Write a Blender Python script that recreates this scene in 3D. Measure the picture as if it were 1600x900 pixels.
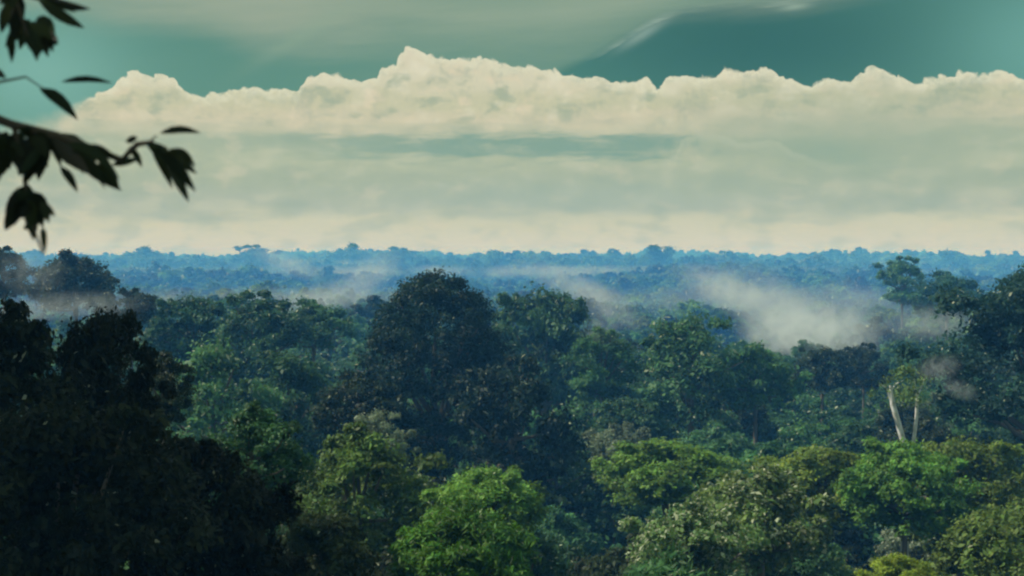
import bpy, math, random
import numpy as np

for o in list(bpy.data.objects):
    bpy.data.objects.remove(o)
scene = bpy.context.scene
COL = scene.collection
R = math.radians
random.seed(7)

# ------------------------------------------------------------------ camera
F = 2198.0                      # focal length in photo pixels (1600 wide)
CAM_Z = 55.0
PITCH = math.atan(48 / F)       # horizon sits at row 402 of 900
cam_d = bpy.data.cameras.new("camera")
cam = bpy.data.objects.new("camera", cam_d)
COL.objects.link(cam)
cam.location = (0, 0, CAM_Z)
cam.rotation_euler = (math.pi / 2 - PITCH, 0, 0)
cam_d.sensor_width = 36
cam_d.lens = 36 * F / 1600
cam_d.clip_start = 0.1
cam_d.clip_end = 30000
cam_d.dof.use_dof = True
cam_d.dof.focus_distance = 300
cam_d.dof.aperture_fstop = 2.0
scene.camera = cam

# ------------------------------------------------------------------ render, exposure
scene.render.engine = 'CYCLES'
scene.view_settings.view_transform = 'Standard'
scene.view_settings.look = 'None'
scene.view_settings.exposure = 0.0
scene.view_settings.gamma = 1.0
cy = scene.cycles
cy.use_denoising = True
cy.max_bounces = 6
cy.diffuse_bounces = 2
cy.glossy_bounces = 1
cy.transmission_bounces = 3
cy.volume_bounces = 1
cy.transparent_max_bounces = 8
cy.filter_width = 2.2           # the photo is soft
cy.volume_max_steps = 128

# ------------------------------------------------------------------ sky
SUN_EL, SUN_AZ = R(48), R(-84)  # sun to the left
SKY = 0.1


def lin(c):
    c = c / 255.0
    return c / 12.92 if c <= 0.04045 else ((c + 0.055) / 1.055) ** 2.4


def rgb(r, g, b, k=1.0):
    return (lin(r) * k, lin(g) * k, lin(b) * k, 1)


world = bpy.data.worlds.new("World")
scene.world = world
world.use_nodes = True
nt = world.node_tree
nt.nodes.clear()


def node(t, **kw):
    n = nt.nodes.new(t)
    for k, v in kw.items():
        setattr(n, k, v)
    return n


def put(sock, v):
    if isinstance(v, bpy.types.NodeSocket):
        nt.links.new(v, sock)
    else:
        sock.default_value = v


def mt(op, a, b=0.0, c=0.0):
    n = node('ShaderNodeMath', operation=op)
    put(n.inputs[0], a)
    put(n.inputs[1], b)
    put(n.inputs[2], c)
    return n.outputs[0]


def smooth(v, lo, hi, a=0.0, b=1.0):
    n = node('ShaderNodeMapRange', interpolation_type='SMOOTHSTEP')
    put(n.inputs[0], v)
    put(n.inputs[1], lo)
    put(n.inputs[2], hi)
    n.inputs[3].default_value = a
    n.inputs[4].default_value = b
    return n.outputs[0]


def vec(x, y, z=0.0):
    n = node('ShaderNodeCombineXYZ')
    put(n.inputs[0], x)
    put(n.inputs[1], y)
    put(n.inputs[2], z)
    return n.outputs[0]


def noise(v, scale, detail=4, rough=0.55):
    n = node('ShaderNodeTexNoise')
    put(n.inputs['Vector'], v)
    n.inputs['Scale'].default_value = scale
    n.inputs['Detail'].default_value = detail
    n.inputs['Roughness'].default_value = rough
    return n.outputs['Fac']


def mix(f, a, b, blend='MIX'):
    n = node('ShaderNodeMix', data_type='RGBA', blend_type=blend)
    put(n.inputs[0], f)
    put(n.inputs[6], a)
    put(n.inputs[7], b)
    return n.outputs[2]


def px_az(px):
    return math.degrees(math.atan((px - 800) / F))


def px_el(py):
    return math.degrees(math.atan((402 - py) / F))


def curve(v, pts, vmax):
    """pts in photo pixels (x, y) -> elevation in degrees as a function of azimuth."""
    n = node('ShaderNodeFloatCurve')
    t = mt('MULTIPLY_ADD', v, 1 / 50.0, 0.5)
    put(n.inputs['Value'], t)
    cm = n.mapping
    cm.extend = 'HORIZONTAL'
    c = cm.curves[0]
    P = [((px_az(x) + 25) / 50, px_el(y) / vmax) for x, y in pts]
    P = [(-0.02, P[0][1])] + P + [(1.02, P[-1][1])]
    P = [(min(max(a, 0), 1), min(max(b, 0), 1)) for a, b in P]
    c.points[0].location = P[0]
    c.points[1].location = P[-1]
    for p in P[1:-1]:
        c.points.new(*p)
    for p in c.points:
        p.handle_type = 'AUTO_CLAMPED'
    cm.update()
    return mt('MULTIPLY', n.outputs[0], vmax)


def blob(az, el, px, py, wx, wy, tilt=0.0):
    """soft elliptical mask round a direction of the sky."""
    a = mt('SUBTRACT', az, px_az(px))
    e = mt('SUBTRACT', el, px_el(py))
    e = mt('MULTIPLY_ADD', a, -tilt, e)
    a = mt('DIVIDE', a, wx / 38.4)
    e = mt('DIVIDE', e, wy / 38.4)
    d = mt('ADD', mt('MULTIPLY', a, a), mt('MULTIPLY', e, e))
    return mt('EXPONENT', mt('MULTIPLY', d, -1.0))


tc = node('ShaderNodeTexCoord')
sep = node('ShaderNodeSeparateXYZ')
nt.links.new(tc.outputs['Generated'], sep.inputs[0])
sx, sy, sz = sep.outputs
az = mt('MULTIPLY', mt('ARCTAN2', sx, sy), 180 / math.pi)
el = mt('MULTIPLY', mt('ARCSINE', sz), 180 / math.pi)
uv = vec(az, el)
uv_streak = vec(mt('MULTIPLY', az, 0.16), el)
K = 1 / SKY

nish = node('ShaderNodeTexSky', sky_type='NISHITA')
nish.sun_disc = False
nish.sun_elevation = SUN_EL
nish.sun_rotation = SUN_AZ
nish.air_density = 1.0
nish.dust_density = 0.6
nish.ozone_density = 2.0
base = mix(1.0, nish.outputs[0], (0.150, 0.42, 0.255, 1), 'MULTIPLY')
base = mix(0.5, base, rgb(98, 147, 130, K))
# the blue is deeper right of centre, paler at both ends
deep = blob(az, el, 1180, 70, 330, 120)
base = mix(mt('MULTIPLY', deep, 0.85), base, rgb(50, 98, 92, K))
pale = mt('MAXIMUM', blob(az, el, 60, 130, 130, 90), mt('MULTIPLY', blob(az, el, 1650, 90, 150, 110), 0.6))
base = mix(mt('MULTIPLY', pale, 0.75), base, rgb(132, 190, 180, K))
# high thin veil
n_st = noise(vec(mt('MULTIPLY', az, 0.10), mt('ADD', mt('MULTIPLY', el, 0.8), mt('MULTIPLY', az, -0.05))), 1.0, 5, 0.6)
n_big = noise(vec(mt('MULTIPLY', az, 0.07), mt('MULTIPLY', el, 0.25)), 1.0, 3, 0.5)
veil_e = curve(az, [(-400, 25), (0, 30), (120, 38), (300, 52), (430, 80), (520, 78), (640, 62), (800, 70), (920, 55), (985, 36), (1060, 18),
                    (1200, 14), (1300, 4), (1420, -12), (1600, -40), (1800, -50)], 16)
vd = mt('SUBTRACT', mt('MULTIPLY_ADD', n_st, 1.3, el), mt('ADD', veil_e, 0.65))
veil = smooth(vd, -0.9, 1.3)
veil_col = mix(n_st, rgb(150, 165, 145, K), rgb(182, 184, 160, K))
base = mix(mt('MULTIPLY', veil, 0.85), base, veil_col)
wedge = curve(az, [(-300, 260), (700, 250), (850, 135), (930, 96), (985, 64), (1035, 38), (1090, 27), (1210, 21), (1300, 12), (1400, 3), (1500, -15), (1800, -40)], 16)
wdist = mt('SUBTRACT', mt('MULTIPLY_ADD', mt('SUBTRACT', n_st, 0.5), 0.5, el), wedge)
wmask = mt('MULTIPLY', smooth(wdist, 0.0, 0.55), smooth(az, px_az(380), px_az(800), 0.25, 0.62))
base = mix(wmask, base, mix(n_st, rgb(104, 144, 124, K), rgb(136, 162, 140, K)))
wrim = mt('MULTIPLY', mt('MULTIPLY', smooth(wdist, 0.02, 0.12), smooth(wdist, 0.42, 0.14)), mt('MULTIPLY', smooth(az, px_az(900), px_az(1000)), smooth(n_st, 0.40, 0.62)))
base = mix(mt('MULTIPLY', wrim, 0.45), base, rgb(186, 204, 186, K))
slash = blob(az, el, 1003, 57, 34, 9, 0.55)
base = mix(mt('MULTIPLY', slash, 0.34), base, rgb(185, 205, 190, K))
slash2 = blob(az, el, 1240, 20, 22, 5, 0.1)
base = mix(mt('MULTIPLY', slash2, 0.4), base, rgb(180, 200, 180, K))
streak = blob(az, el, 470, 62, 70, 14, 0.6)
base = mix(mt('MULTIPLY', streak, 0.45), base, rgb(140, 165, 142, K))

# cumulus bank
edge = curve(az, [(-300, 170), (0, 186), (110, 172), (140, 156), (172, 148), (192, 128), (265, 126), (288, 147), (345, 149), (370, 136), (402, 137),
                  (425, 146), (468, 144), (482, 117), (535, 114), (552, 123), (588, 121), (592, 102), (618, 97), (636, 78),
                  (690, 85), (768, 90), (786, 98), (860, 103), (885, 114), (945, 117), (960, 127), (1000, 122), (1028, 132),
                  (1045, 117), (1110, 117), (1140, 109), (1200, 112), (1235, 127), (1328, 131), (1342, 116), (1382, 117),
                  (1405, 127), (1480, 131), (1500, 123), (1572, 124), (1600, 132), (1800, 120), (2100, 140)], 16)


def billow(v, scale):
    n = node('ShaderNodeTexVoronoi', feature='SMOOTH_F1')
    put(n.inputs['Vector'], v)
    n.inputs['Scale'].default_value = scale
    n.inputs['Smoothness'].default_value = 0.35
    return mt('SUBTRACT', 0.45, n.outputs['Distance'])


wz = noise(uv, 1.3, 3, 0.5)
uvw = vec(mt('MULTIPLY_ADD', wz, 0.9, az), mt('MULTIPLY_ADD', wz, -0.6, el))
warp = noise(uv, 1.3, 3, 0.5)
fine = noise(uv, 5.0, 4, 0.6)
bl1 = billow(uvw, 0.95)
bl2 = billow(uvw, 2.3)
bl3 = billow(uvw, 5.5)
edge_n = mt('ADD', edge, mt('ADD', mt('MULTIPLY', bl1, 0.34), mt('ADD', mt('MULTIPLY', bl2, 0.30), mt('MULTIPLY', bl3, 0.07))))
edge_n = mt('ADD', edge_n, mt('MULTIPLY', mt('SUBTRACT', warp, 0.5), 0.35))
depth = mt('SUBTRACT', edge_n, el)
soft_left = smooth(az, px_az(40), px_az(170), 1.6, 0.10)
cl_mask = smooth(depth, 0.0, soft_left)

ramp = node('ShaderNodeValToRGB')
cr = ramp.color_ramp
cr.interpolation = 'EASE'
stops = [(402, 212, 222, 200), (382, 210, 208, 180), (350, 203, 203, 172), (322, 172, 182, 160), (280, 168, 180, 154), (250, 176, 186, 157),
         (226, 168, 181, 155), (205, 190, 192, 164), (188, 205, 200, 170), (160, 196, 196, 163), (128, 209, 206, 177), (80, 214, 208, 181)]
els = [px_el(s[0]) / 12 for s in stops]
while len(cr.elements) < len(stops):
    cr.elements.new(0.5)
for e, p, s in zip(cr.elements, els, stops):
    e.position = p
    e.color = rgb(s[1], s[2], s[3])
n_lay = noise(uv_streak, 1.1, 4, 0.55)
el_w = mt('ADD', el, mt('MULTIPLY', mt('SUBTRACT', n_lay, 0.5), 1.6))
put(ramp.inputs[0], mt('DIVIDE', el_w, 12.0))
body = ramp.outputs[0]
# puffs in the body: cool grey hollows and warm lit knolls
puff = noise(vec(mt('MULTIPLY', az, 0.75), mt('MULTIPLY', el, 1.3)), 1.0, 4, 0.5)
upper = smooth(el, px_el(215), px_el(170))
hollow = mt('MULTIPLY', smooth(puff, 0.47, 0.30), mt('MULTIPLY_ADD', upper, 0.45, 0.4))
body = mix(hollow, body, rgb(164, 176, 150))
knoll = mt('MULTIPLY', smooth(puff, 0.53, 0.70), mt('MULTIPLY_ADD', upper, 0.5, 0.3))
body = mix(knoll, body, rgb(218, 208, 178))
# relief of the billows: the side towards the sun is brighter
off = vec(mt('ADD', az, -0.30), mt('ADD', el, 0.34))
off2 = vec(mt('ADD', az, -0.12), mt('ADD', el, 0.14))
r1 = mt("SUBTRACT", noise(uvw, 0.5, 3, 0.5), noise(vec(mt("MULTIPLY_ADD", wz, 0.9, mt("ADD", az, -0.35)), mt("MULTIPLY_ADD", wz, -0.6, mt("ADD", el, 0.38))), 0.5, 3, 0.5))
r2 = mt('SUBTRACT', noise(uv, 2.0, 4, 0.55), noise(off2, 2.0, 4, 0.55))
rel = mt('ADD', mt('MULTIPLY', r1, 2.8), mt('MULTIPLY', r2, 0.6))
rk = mt('MULTIPLY_ADD', upper, 0.56, 0.04)
low = mt('SUBTRACT', 0.36, mt('MULTIPLY', upper, 0.36))
rs_ = vec(mt('MULTIPLY', az, 0.55), mt('MULTIPLY', el, 1.1))
rs2 = vec(mt('MULTIPLY_ADD', az, 0.55, -0.25), mt('MULTIPLY_ADD', el, 1.1, 0.4))
r3 = mt('MULTIPLY', mt('SUBTRACT', noise(rs_, 0.8, 2, 0.45), noise(rs2, 0.8, 2, 0.45)), 3.0)
body = mix(mt('MULTIPLY', smooth(r3, 0.0, -0.6), low), body, rgb(146, 166, 146))
body = mix(mt('MULTIPLY', smooth(r3, 0.0, 0.6), low), body, rgb(206, 206, 178))
body = mix(mt('MULTIPLY', smooth(rel, 0.0, -0.6), rk), body, rgb(150, 166, 146))
body = mix(mt('MULTIPLY', smooth(rel, 0.0, 0.6), rk), body, rgb(226, 222, 196))
# right half of the bank is greyer
body = mix(mt('MULTIPLY', blob(az, el, 1330, 225, 260, 75), 0.75), body, rgb(158, 174, 150))
body = mix(mt('MULTIPLY', blob(az, el, 900, 305, 260, 28), 0.6), body, rgb(160, 178, 160))
# long teal gap under the bank
gn = noise(uv_streak, 2.2, 4, 0.6)
gap_v = mt('ADD', el, mt('MULTIPLY', mt('SUBTRACT', gn, 0.5), 1.5))
gap_top = smooth(gap_v, px_el(206), px_el(222))
gap_bot = smooth(gap_v, px_el(256), px_el(236))
gap_x = mt('MULTIPLY', smooth(az, px_az(250), px_az(760), 0.0, 1.0), smooth(mt('MULTIPLY_ADD', mt('SUBTRACT', warp, 0.5), 5.0, az), px_az(1130), px_az(1010)))
gap = mt('MULTIPLY', mt('MULTIPLY', gap_top, gap_bot), gap_x)
gap = mt('MULTIPLY', gap, smooth(noise(vec(mt('MULTIPLY', az, 0.35), el), 1.3, 4, 0.6), 0.3, 0.55, 0.55, 1.0))
body = mix(mt('MULTIPLY', gap, 0.85), body, rgb(124, 158, 141))
gap2 = blob(az, el, 1300, 246, 85, 22, -0.18)
body = mix(mt('MULTIPLY', gap2, 0.6), body, rgb(138, 165, 143))
# second, lower cloud edge with a paler rim
rim_e = curve(az, [(900, 262), (1050, 248), (1062, 226), (1085, 212), (1130, 214), (1160, 226), (1200, 222), (1240, 240), (1330, 262), (1500, 250)], 16)
rd = mt('SUBTRACT', mt('ADD', rim_e, mt('MULTIPLY', mt('SUBTRACT', fine, 0.5), 0.4)), el)
rim2 = mt('MULTIPLY', mt('MULTIPLY', smooth(rd, -0.05, 0.08), smooth(rd, 0.45, 0.1)), smooth(az, px_az(1040), px_az(1062)))
rim2 = mt('MULTIPLY', rim2, smooth(az, px_az(1420), px_az(1180)))
body = mix(mt('MULTIPLY', rim2, 0.28), body, rgb(192, 198, 172))
# pale rim on the crest of the bank
rim = mt('MULTIPLY', smooth(depth, 0.55, 0.08), smooth(fine, 0.35, 0.6, 0.4, 1.0))
body = mix(mt('MULTIPLY', rim, 0.7), body, rgb(222, 222, 194))
body = mix(1.0, body, (K, K, K, 1), 'MULTIPLY')
sky_c = mix(cl_mask, base, body)
# below the horizon
sky_c = mix(smooth(el, -0.6, -3.0), sky_c, rgb(90, 120, 110, K))
# overhead: the same thin veil
sky_c = mix(smooth(el, 14, 35, 0.0, 0.75), sky_c, rgb(150, 170, 160, K))
bg = node('ShaderNodeBackground')
put(bg.inputs[0], sky_c)
bg.inputs[1].default_value = SKY
wo = node('ShaderNodeOutputWorld')
nt.links.new(bg.outputs[0], wo.inputs[0])

sun_d = bpy.data.lights.new("sun", 'SUN')
sun_d.energy = 5.0
sun_d.angle = R(1.5)
sun_d.color = (1.0, 0.95, 0.82)
sun = bpy.data.objects.new("sun", sun_d)
COL.objects.link(sun)
sun.rotation_euler = (math.pi / 2 - SUN_EL, 0, math.pi - SUN_AZ)   # light travels away from azimuth SUN_AZ

# ------------------------------------------------------------------ helpers


def tag(o, label=None, cat=None, group=None, kind=None):
    if label: o['label'] = label
    if cat: o['category'] = cat
    if group: o['group'] = group
    if kind: o['kind'] = kind
    return o


def ray(px, py):
    xr, yr = (px - 800) / F, (450 - py) / F
    c, s = math.cos(PITCH), math.sin(PITCH)
    return np.array([xr, c + yr * s, -s + yr * c])


def at(px, py, d):
    v = ray(px, py)
    return v * (d / v[1]) + np.array([0, 0, CAM_Z])


def to_px(x, y, z):
    c, s = math.cos(PITCH), math.sin(PITCH)
    dz = z - CAM_Z
    dep = y * c - dz * s
    return 800 + F * x / dep, 450 - F * (y * s + dz * c) / dep


def terrain(x, y):
    x = np.asarray(x, float); y = np.asarray(y, float)
    d = np.hypot(x, y)
    z = 40 * np.exp(-(d / 90.0) ** 2)
    t = np.clip((y - 1000) / 1500.0, 0, 1)
    z = z + 18 * t * t * (3 - 2 * t)
    far = np.clip((y - 450) / 1000.0, 0, 1) * 1.7
    z = z + far * (3.0 * np.sin(x / 130.0 + y / 310.0 + 1) + 2.5 * np.sin(x / 71.0 - y / 190.0) + 2.0 * np.sin(y / 95.0 + x / 400.0))
    return z


def mesh_from(name, verts, faces, mats, smooth_=False, tone=None, fm=None):
    me = bpy.data.meshes.new(name)
    verts = np.asarray(verts, np.float32)
    faces = np.asarray(faces, np.int32)
    nf, k = faces.shape
    me.vertices.add(len(verts))
    me.vertices.foreach_set('co', verts.ravel())
    me.loops.add(nf * k)
    me.loops.foreach_set('vertex_index', faces.ravel())
    me.polygons.add(nf)
    me.polygons.foreach_set('loop_start', np.arange(0, nf * k, k, dtype=np.int32))
    if fm is not None:
        me.polygons.foreach_set('material_index', np.asarray(fm, np.int32))
    for m in mats:
        me.materials.append(m)
    if tone is not None:
        a = me.attributes.new('tone', 'FLOAT', 'POINT')
        a.data.foreach_set('value', np.asarray(tone, np.float32))
    if smooth_:
        me.polygons.foreach_set('use_smooth', np.ones(nf, bool))
    me.update()
    me.validate()
    return me


def link(name, me, parent=None):
    o = bpy.data.objects.new(name, me)
    COL.objects.link(o)
    if parent is not None:
        o.parent = parent
    return o


def tubes(paths, sides=7):
    """paths: list of (points Nx3, radii N). Returns verts, faces (quads)."""
    V, Fc = [], []
    base = 0
    for pts, rad in paths:
        pts = np.asarray(pts, float)
        n = len(pts)
        tang = np.gradient(pts, axis=0)
        tang /= np.linalg.norm(tang, axis=1)[:, None] + 1e-9
        ref = np.array([0.31, 0.77, 0.2]) if abs(tang[0][2]) > 0.7 else np.array([0.1, 0.05, 1.0])
        for i in range(n):
            u = np.cross(tang[i], ref); u /= np.linalg.norm(u)
            w = np.cross(tang[i], u)
            for k in range(sides):
                a = 2 * math.pi * k / sides
                V.append(pts[i] + rad[i] * (math.cos(a) * u + math.sin(a) * w))
        for i in range(n - 1):
            for k in range(sides):
                a, b = base + i * sides + k, base + i * sides + (k + 1) % sides
                Fc.append((a, b, b + sides, a + sides))
        base += n * sides
    return np.array(V), np.array(Fc)


# ------------------------------------------------------------------ materials
def new_mat(name):
    m = bpy.data.materials.new(name)
    m.use_nodes = True
    t = m.node_tree
    t.nodes.clear()
    out = t.nodes.new('ShaderNodeOutputMaterial')
    return m, t, out


def leaf_material(name, source):
    """foliage: colour from the object (or the instance), varied per leaf and per clump."""
    m, t, out = new_mat(name)
    L = t.links.new
    if source == 'object':
        c = t.nodes.new('ShaderNodeObjectInfo').outputs['Color']
    elif source == 'instance':
        a = t.nodes.new('ShaderNodeAttribute')
        a.attribute_type = 'INSTANCER'
        a.attribute_name = 'tint'
        c = a.outputs['Color']
    else:
        n = t.nodes.new('ShaderNodeRGB')
        n.outputs[0].default_value = (*source, 1)
        c = n.outputs[0]
    tone = t.nodes.new('ShaderNodeAttribute')
    tone.attribute_name = 'tone'
    mr = t.nodes.new('ShaderNodeMapRange')
    L(tone.outputs['Fac'], mr.inputs[0])
    mr.inputs[3].default_value = 0.28
    mr.inputs[4].default_value = 1.85
    fk = t.nodes.new('ShaderNodeMapRange')      # pale leaf undersides, plus glints painted as pale colour
    L(tone.outputs['Fac'], fk.inputs[0])
    fk.inputs[1].default_value = 1.3; fk.inputs[2].default_value = 2.0
    fk.inputs[4].default_value = 0.8
    mul = t.nodes.new('ShaderNodeMix'); mul.data_type = 'RGBA'; mul.blend_type = 'MULTIPLY'
    mul.inputs[0].default_value = 1
    L(c, mul.inputs[6]); L(mr.outputs[0], mul.inputs[7])
    hue = t.nodes.new('ShaderNodeHueSaturation')
    g = t.nodes.new('ShaderNodeNewGeometry')
    h = t.nodes.new('ShaderNodeMapRange')
    L(g.outputs['Random Per Island'], h.inputs[0])
    h.inputs[3].default_value = 0.475; h.inputs[4].default_value = 0.515
    L(h.outputs[0], hue.inputs['Hue'])
    pm = t.nodes.new('ShaderNodeMix'); pm.data_type = 'RGBA'
    L(fk.outputs[0], pm.inputs[0]); L(mul.outputs[2], pm.inputs[6]); pm.inputs[7].default_value = (.46, .49, .35, 1)
    L(pm.outputs[2], hue.inputs['Color'])
    p = t.nodes.new('ShaderNodeBsdfPrincipled')
    L(hue.outputs[0], p.inputs['Base Color'])
    p.inputs['Roughness'].default_value = 0.55
    p.inputs['Specular IOR Level'].default_value = 0.2
    tr = t.nodes.new('ShaderNodeBsdfTranslucent')
    hs = t.nodes.new('ShaderNodeHueSaturation')
    hs.inputs['Hue'].default_value = 0.485; hs.inputs['Value'].default_value = 1.3
    L(hue.outputs[0], hs.inputs['Color']); L(hs.outputs[0], tr.inputs[0])
    mx = t.nodes.new('ShaderNodeMixShader'); mx.inputs[0].default_value = 0.35
    L(p.outputs[0], mx.inputs[1]); L(tr.outputs[0], mx.inputs[2])
    L(mx.outputs[0], out.inputs[0])
    return m


def bark_material(name, col, scale=3.0):
    m, t, out = new_mat(name)
    L = t.links.new
    tcn = t.nodes.new('ShaderNodeTexCoord')
    no = t.nodes.new('ShaderNodeTexNoise')
    L(tcn.outputs['Object'], no.inputs['Vector'])
    no.inputs['Scale'].default_value = scale
    no.inputs['Detail'].default_value = 6
    cr_ = t.nodes.new('ShaderNodeValToRGB')
    cr_.color_ramp.elements[0].position = 0.3
    cr_.color_ramp.elements[0].color = (*[v * 0.5 for v in col], 1)
    cr_.color_ramp.elements[1].position = 0.7
    cr_.color_ramp.elements[1].color = (*[min(v * 1.3, 0.8) for v in col], 1)
    L(no.outputs['Fac'], cr_.inputs[0])
    p = t.nodes.new('ShaderNodeBsdfPrincipled')
    L(cr_.outputs[0], p.inputs['Base Color'])
    p.inputs['Roughness'].default_value = 0.9
    bu = t.nodes.new('ShaderNodeBump'); bu.inputs['Strength'].default_value = 0.5
    L(no.outputs['Fac'], bu.inputs['Height']); L(bu.outputs[0], p.inputs['Normal'])
    L(p.outputs[0], out.inputs[0])
    return m


M_LEAF = leaf_material('leaves', 'object')
M_FAR = leaf_material('canopy_leaves', 'instance')
M_BARK = bark_material('bark', (0.16, 0.135, 0.10))
M_PALE = bark_material('pale_bark', (0.78, 0.77, 0.70), 1.2)
M_DARKBARK = bark_material('dark_bark', (0.07, 0.055, 0.04))

m, t, out = new_mat('forest_floor')
no = t.nodes.new('ShaderNodeTexNoise'); no.inputs['Scale'].default_value = 0.12; no.inputs['Detail'].default_value = 8
g_ = t.nodes.new('ShaderNodeNewGeometry'); t.links.new(g_.outputs['Position'], no.inputs['Vector'])
cr_ = t.nodes.new('ShaderNodeValToRGB')
cr_.color_ramp.elements[0].color = (0.018, 0.026, 0.012, 1); cr_.color_ramp.elements[0].position = 0.35
cr_.color_ramp.elements[1].color = (0.045, 0.06, 0.022, 1); cr_.color_ramp.elements[1].position = 0.7
t.links.new(no.outputs['Fac'], cr_.inputs[0])
p = t.nodes.new('ShaderNodeBsdfPrincipled'); p.inputs['Roughness'].default_value = 1
t.links.new(cr_.outputs[0], p.inputs['Base Color']); t.links.new(p.outputs[0], out.inputs[0])
M_FLOOR = m

# ------------------------------------------------------------------ ground
gy = np.concatenate([np.linspace(-250, 600, 70), np.linspace(640, 5200, 90)])
gx = np.concatenate([np.linspace(-2600, -420, 30), np.linspace(-400, 400, 65), np.linspace(420, 2600, 30)])
GX, GY = np.meshgrid(gx, gy)
GZ = terrain(GX, GY)
nx_, ny_ = len(gx), len(gy)
idx = np.arange(nx_ * ny_).reshape(ny_, nx_)
fc = np.stack([idx[:-1, :-1], idx[:-1, 1:], idx[1:, 1:], idx[1:, :-1]], -1).reshape(-1, 4)
ground = link('ground', mesh_from('ground', np.stack([GX, GY, GZ], -1).reshape(-1, 3), fc, [M_FLOOR], True))
tag(ground, 'dark green forest floor under the trees', None, None, 'structure')

# ------------------------------------------------------------------ crowns
PROFILES = {
    'dome':     ([0, .12, .35, .6, .8, .93, 1], [.25, .40, .50, .46, .35, .2, .03]),
    'umbrella': ([0, .2, .45, .65, .85, 1], [.10, .30, .47, .50, .38, .10]),
    'tall':     ([0, .1, .3, .5, .7, .85, .95, 1], [.30, .42, .50, .48, .42, .33, .2, .04]),
    'round':    ([0, .15, .4, .6, .8, .92, 1], [.18, .36, .49, .48, .37, .24, .04]),
    'ragged':   ([0, .15, .3, .5, .65, .8, 1], [.22, .38, .44, .50, .40, .30, .05]),
}


def gen_crown(seed, shape, H, nl, lr, nc, nlf, leaf, wide=0.5, loose=0.3, layers=0, inner=0.15, flat=1.0, fleck=0.015, wild=0.14, asym=1.0):
    """leaf faces spread through lobes -> clumps -> leaves. Width 1, height H (0 = underside). Returns verts, faces, tone, lobes."""
    rs = np.random.RandomState(seed)
    tx, ty = PROFILES[shape]
    ph = rs.rand(4) * 6.28
    lobes, rads = [], []
    tries = 0
    while len(lobes) < nl and tries < 6000:
        tries += 1
        tt = rs.rand() ** 0.75
        if layers:
            tt = (math.floor(tt * layers) + 0.5 + 0.25 * rs.randn()) / layers
            tt = min(max(tt, 0.02), 1)
        a = rs.rand() * 6.283
        rr = np.interp(tt, tx, ty) * (1 + asym * (.14 * math.sin(2 * a + ph[0]) + .12 * math.sin(3 * a + ph[1] + 3 * tt) + .08 * math.sin(5 * a + ph[2])))
        k = rs.rand()
        out = rs.rand() < wild
        rr *= (0.82 + 0.18 * k) if rs.rand() > inner else 0.6 * math.sqrt(k)
        r_l = lr * (0.6 + 0.85 * rs.rand())
        if out:
            rr *= 1.12 + .2 * rs.rand(); r_l *= .7; tt = min(tt * 1.1 + .03, 1.08)
        c = np.array([math.cos(a) * max(rr - r_l * .7, 0), math.sin(a) * max(rr - r_l * .7, 0), max(H * tt - r_l * .6, 0.01)])
        if lobes and np.min(np.linalg.norm(np.array(lobes) - c, axis=1)) < lr * 0.62 and tries < 4000:
            continue
        lobes.append(c); rads.append(r_l)
    lobes = np.array(lobes); rads = np.array(rads)
    n = len(lobes)
    # clumps
    d = rs.randn(n, nc, 3)
    d[..., 2] = np.abs(d[..., 2]) * 1.0 - 0.25 * rs.rand(n, nc)
    d /= np.linalg.norm(d, axis=2)[..., None]
    cc = lobes[:, None, :] + d * (rads[:, None, None] * (0.55 + 0.5 * rs.rand(n, nc, 1))) * np.array([1, 1, flat])
    ltone = rs.rand(n)[:, None] * 0.45
    ctone = ltone + rs.rand(n, nc) * 0.30
    # leaves
    off = rs.randn(n, nc, nlf, 3) * (rads[:, None, None, None] * loose) * np.array([1, 1, 0.75])
    pos = (cc[:, :, None, :] + off).reshape(-1, 3)
    nd = np.repeat(d[:, :, None, :], nlf, 2).reshape(-1, 3)
    N = len(pos)
    nor = nd * 0.8 + np.array([0, 0, 0.45]) + rs.randn(N, 3) * 0.55
    nor /= np.linalg.norm(nor, axis=1)[:, None]
    tan = np.cross(nor, rs.randn(N, 3)); tan /= np.linalg.norm(tan, axis=1)[:, None] + 1e-9
    tan[:, 2] -= 0.25
    tan /= np.linalg.norm(tan, axis=1)[:, None]
    bit = np.cross(nor, tan)
    L = leaf * (0.45 + 1.3 * rs.rand(N, 1) ** 1.6)
    W = L * wide
    v = np.stack([pos - tan * L * .5, pos + bit * W * .5 - tan * L * .08 + nor * L * .06, pos + tan * L * .5, pos - bit * W * .5 - tan * L * .08 + nor * L * .06], 1).reshape(-1, 3)
    f = np.arange(N * 4).reshape(-1, 4)
    tone = np.repeat(np.repeat(ctone.reshape(-1), nlf) + rs.rand(N) * 0.25 + 2.0 * (rs.rand(N) < fleck), 4)
    return v, f, tone, lobes


def gen_branches(seed, H, lobes, n=14, r0=0.022):
    rs = np.random.RandomState(seed + 99)
    paths = []
    pick = rs.permutation(len(lobes))[:n]
    for i in pick:
        c = lobes[i]
        z0 = H * (0.05 + 0.35 * rs.rand())
        p0 = np.array([0, 0, min(z0, c[2] * .8)])
        mid = p0 * .45 + c * .55 + np.array([0, 0, -0.04 + .05 * rs.rand()])
        q = [p0, p0 * .7 + mid * .3, mid, mid * .45 + c * .55, c]
        paths.append((np.array(q), np.array([1, .85, .6, .42, .2]) * r0 * (0.6 + .6 * rs.rand())))
    paths.append((np.array([[0, 0, -.12 * H], [0.005, 0, .15 * H], [-.01, .008, .45 * H], [0.0, 0, .72 * H]]), np.array([1.3, 1.2, .85, .3]) * r0))
    return tubes(paths, 6)


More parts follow.
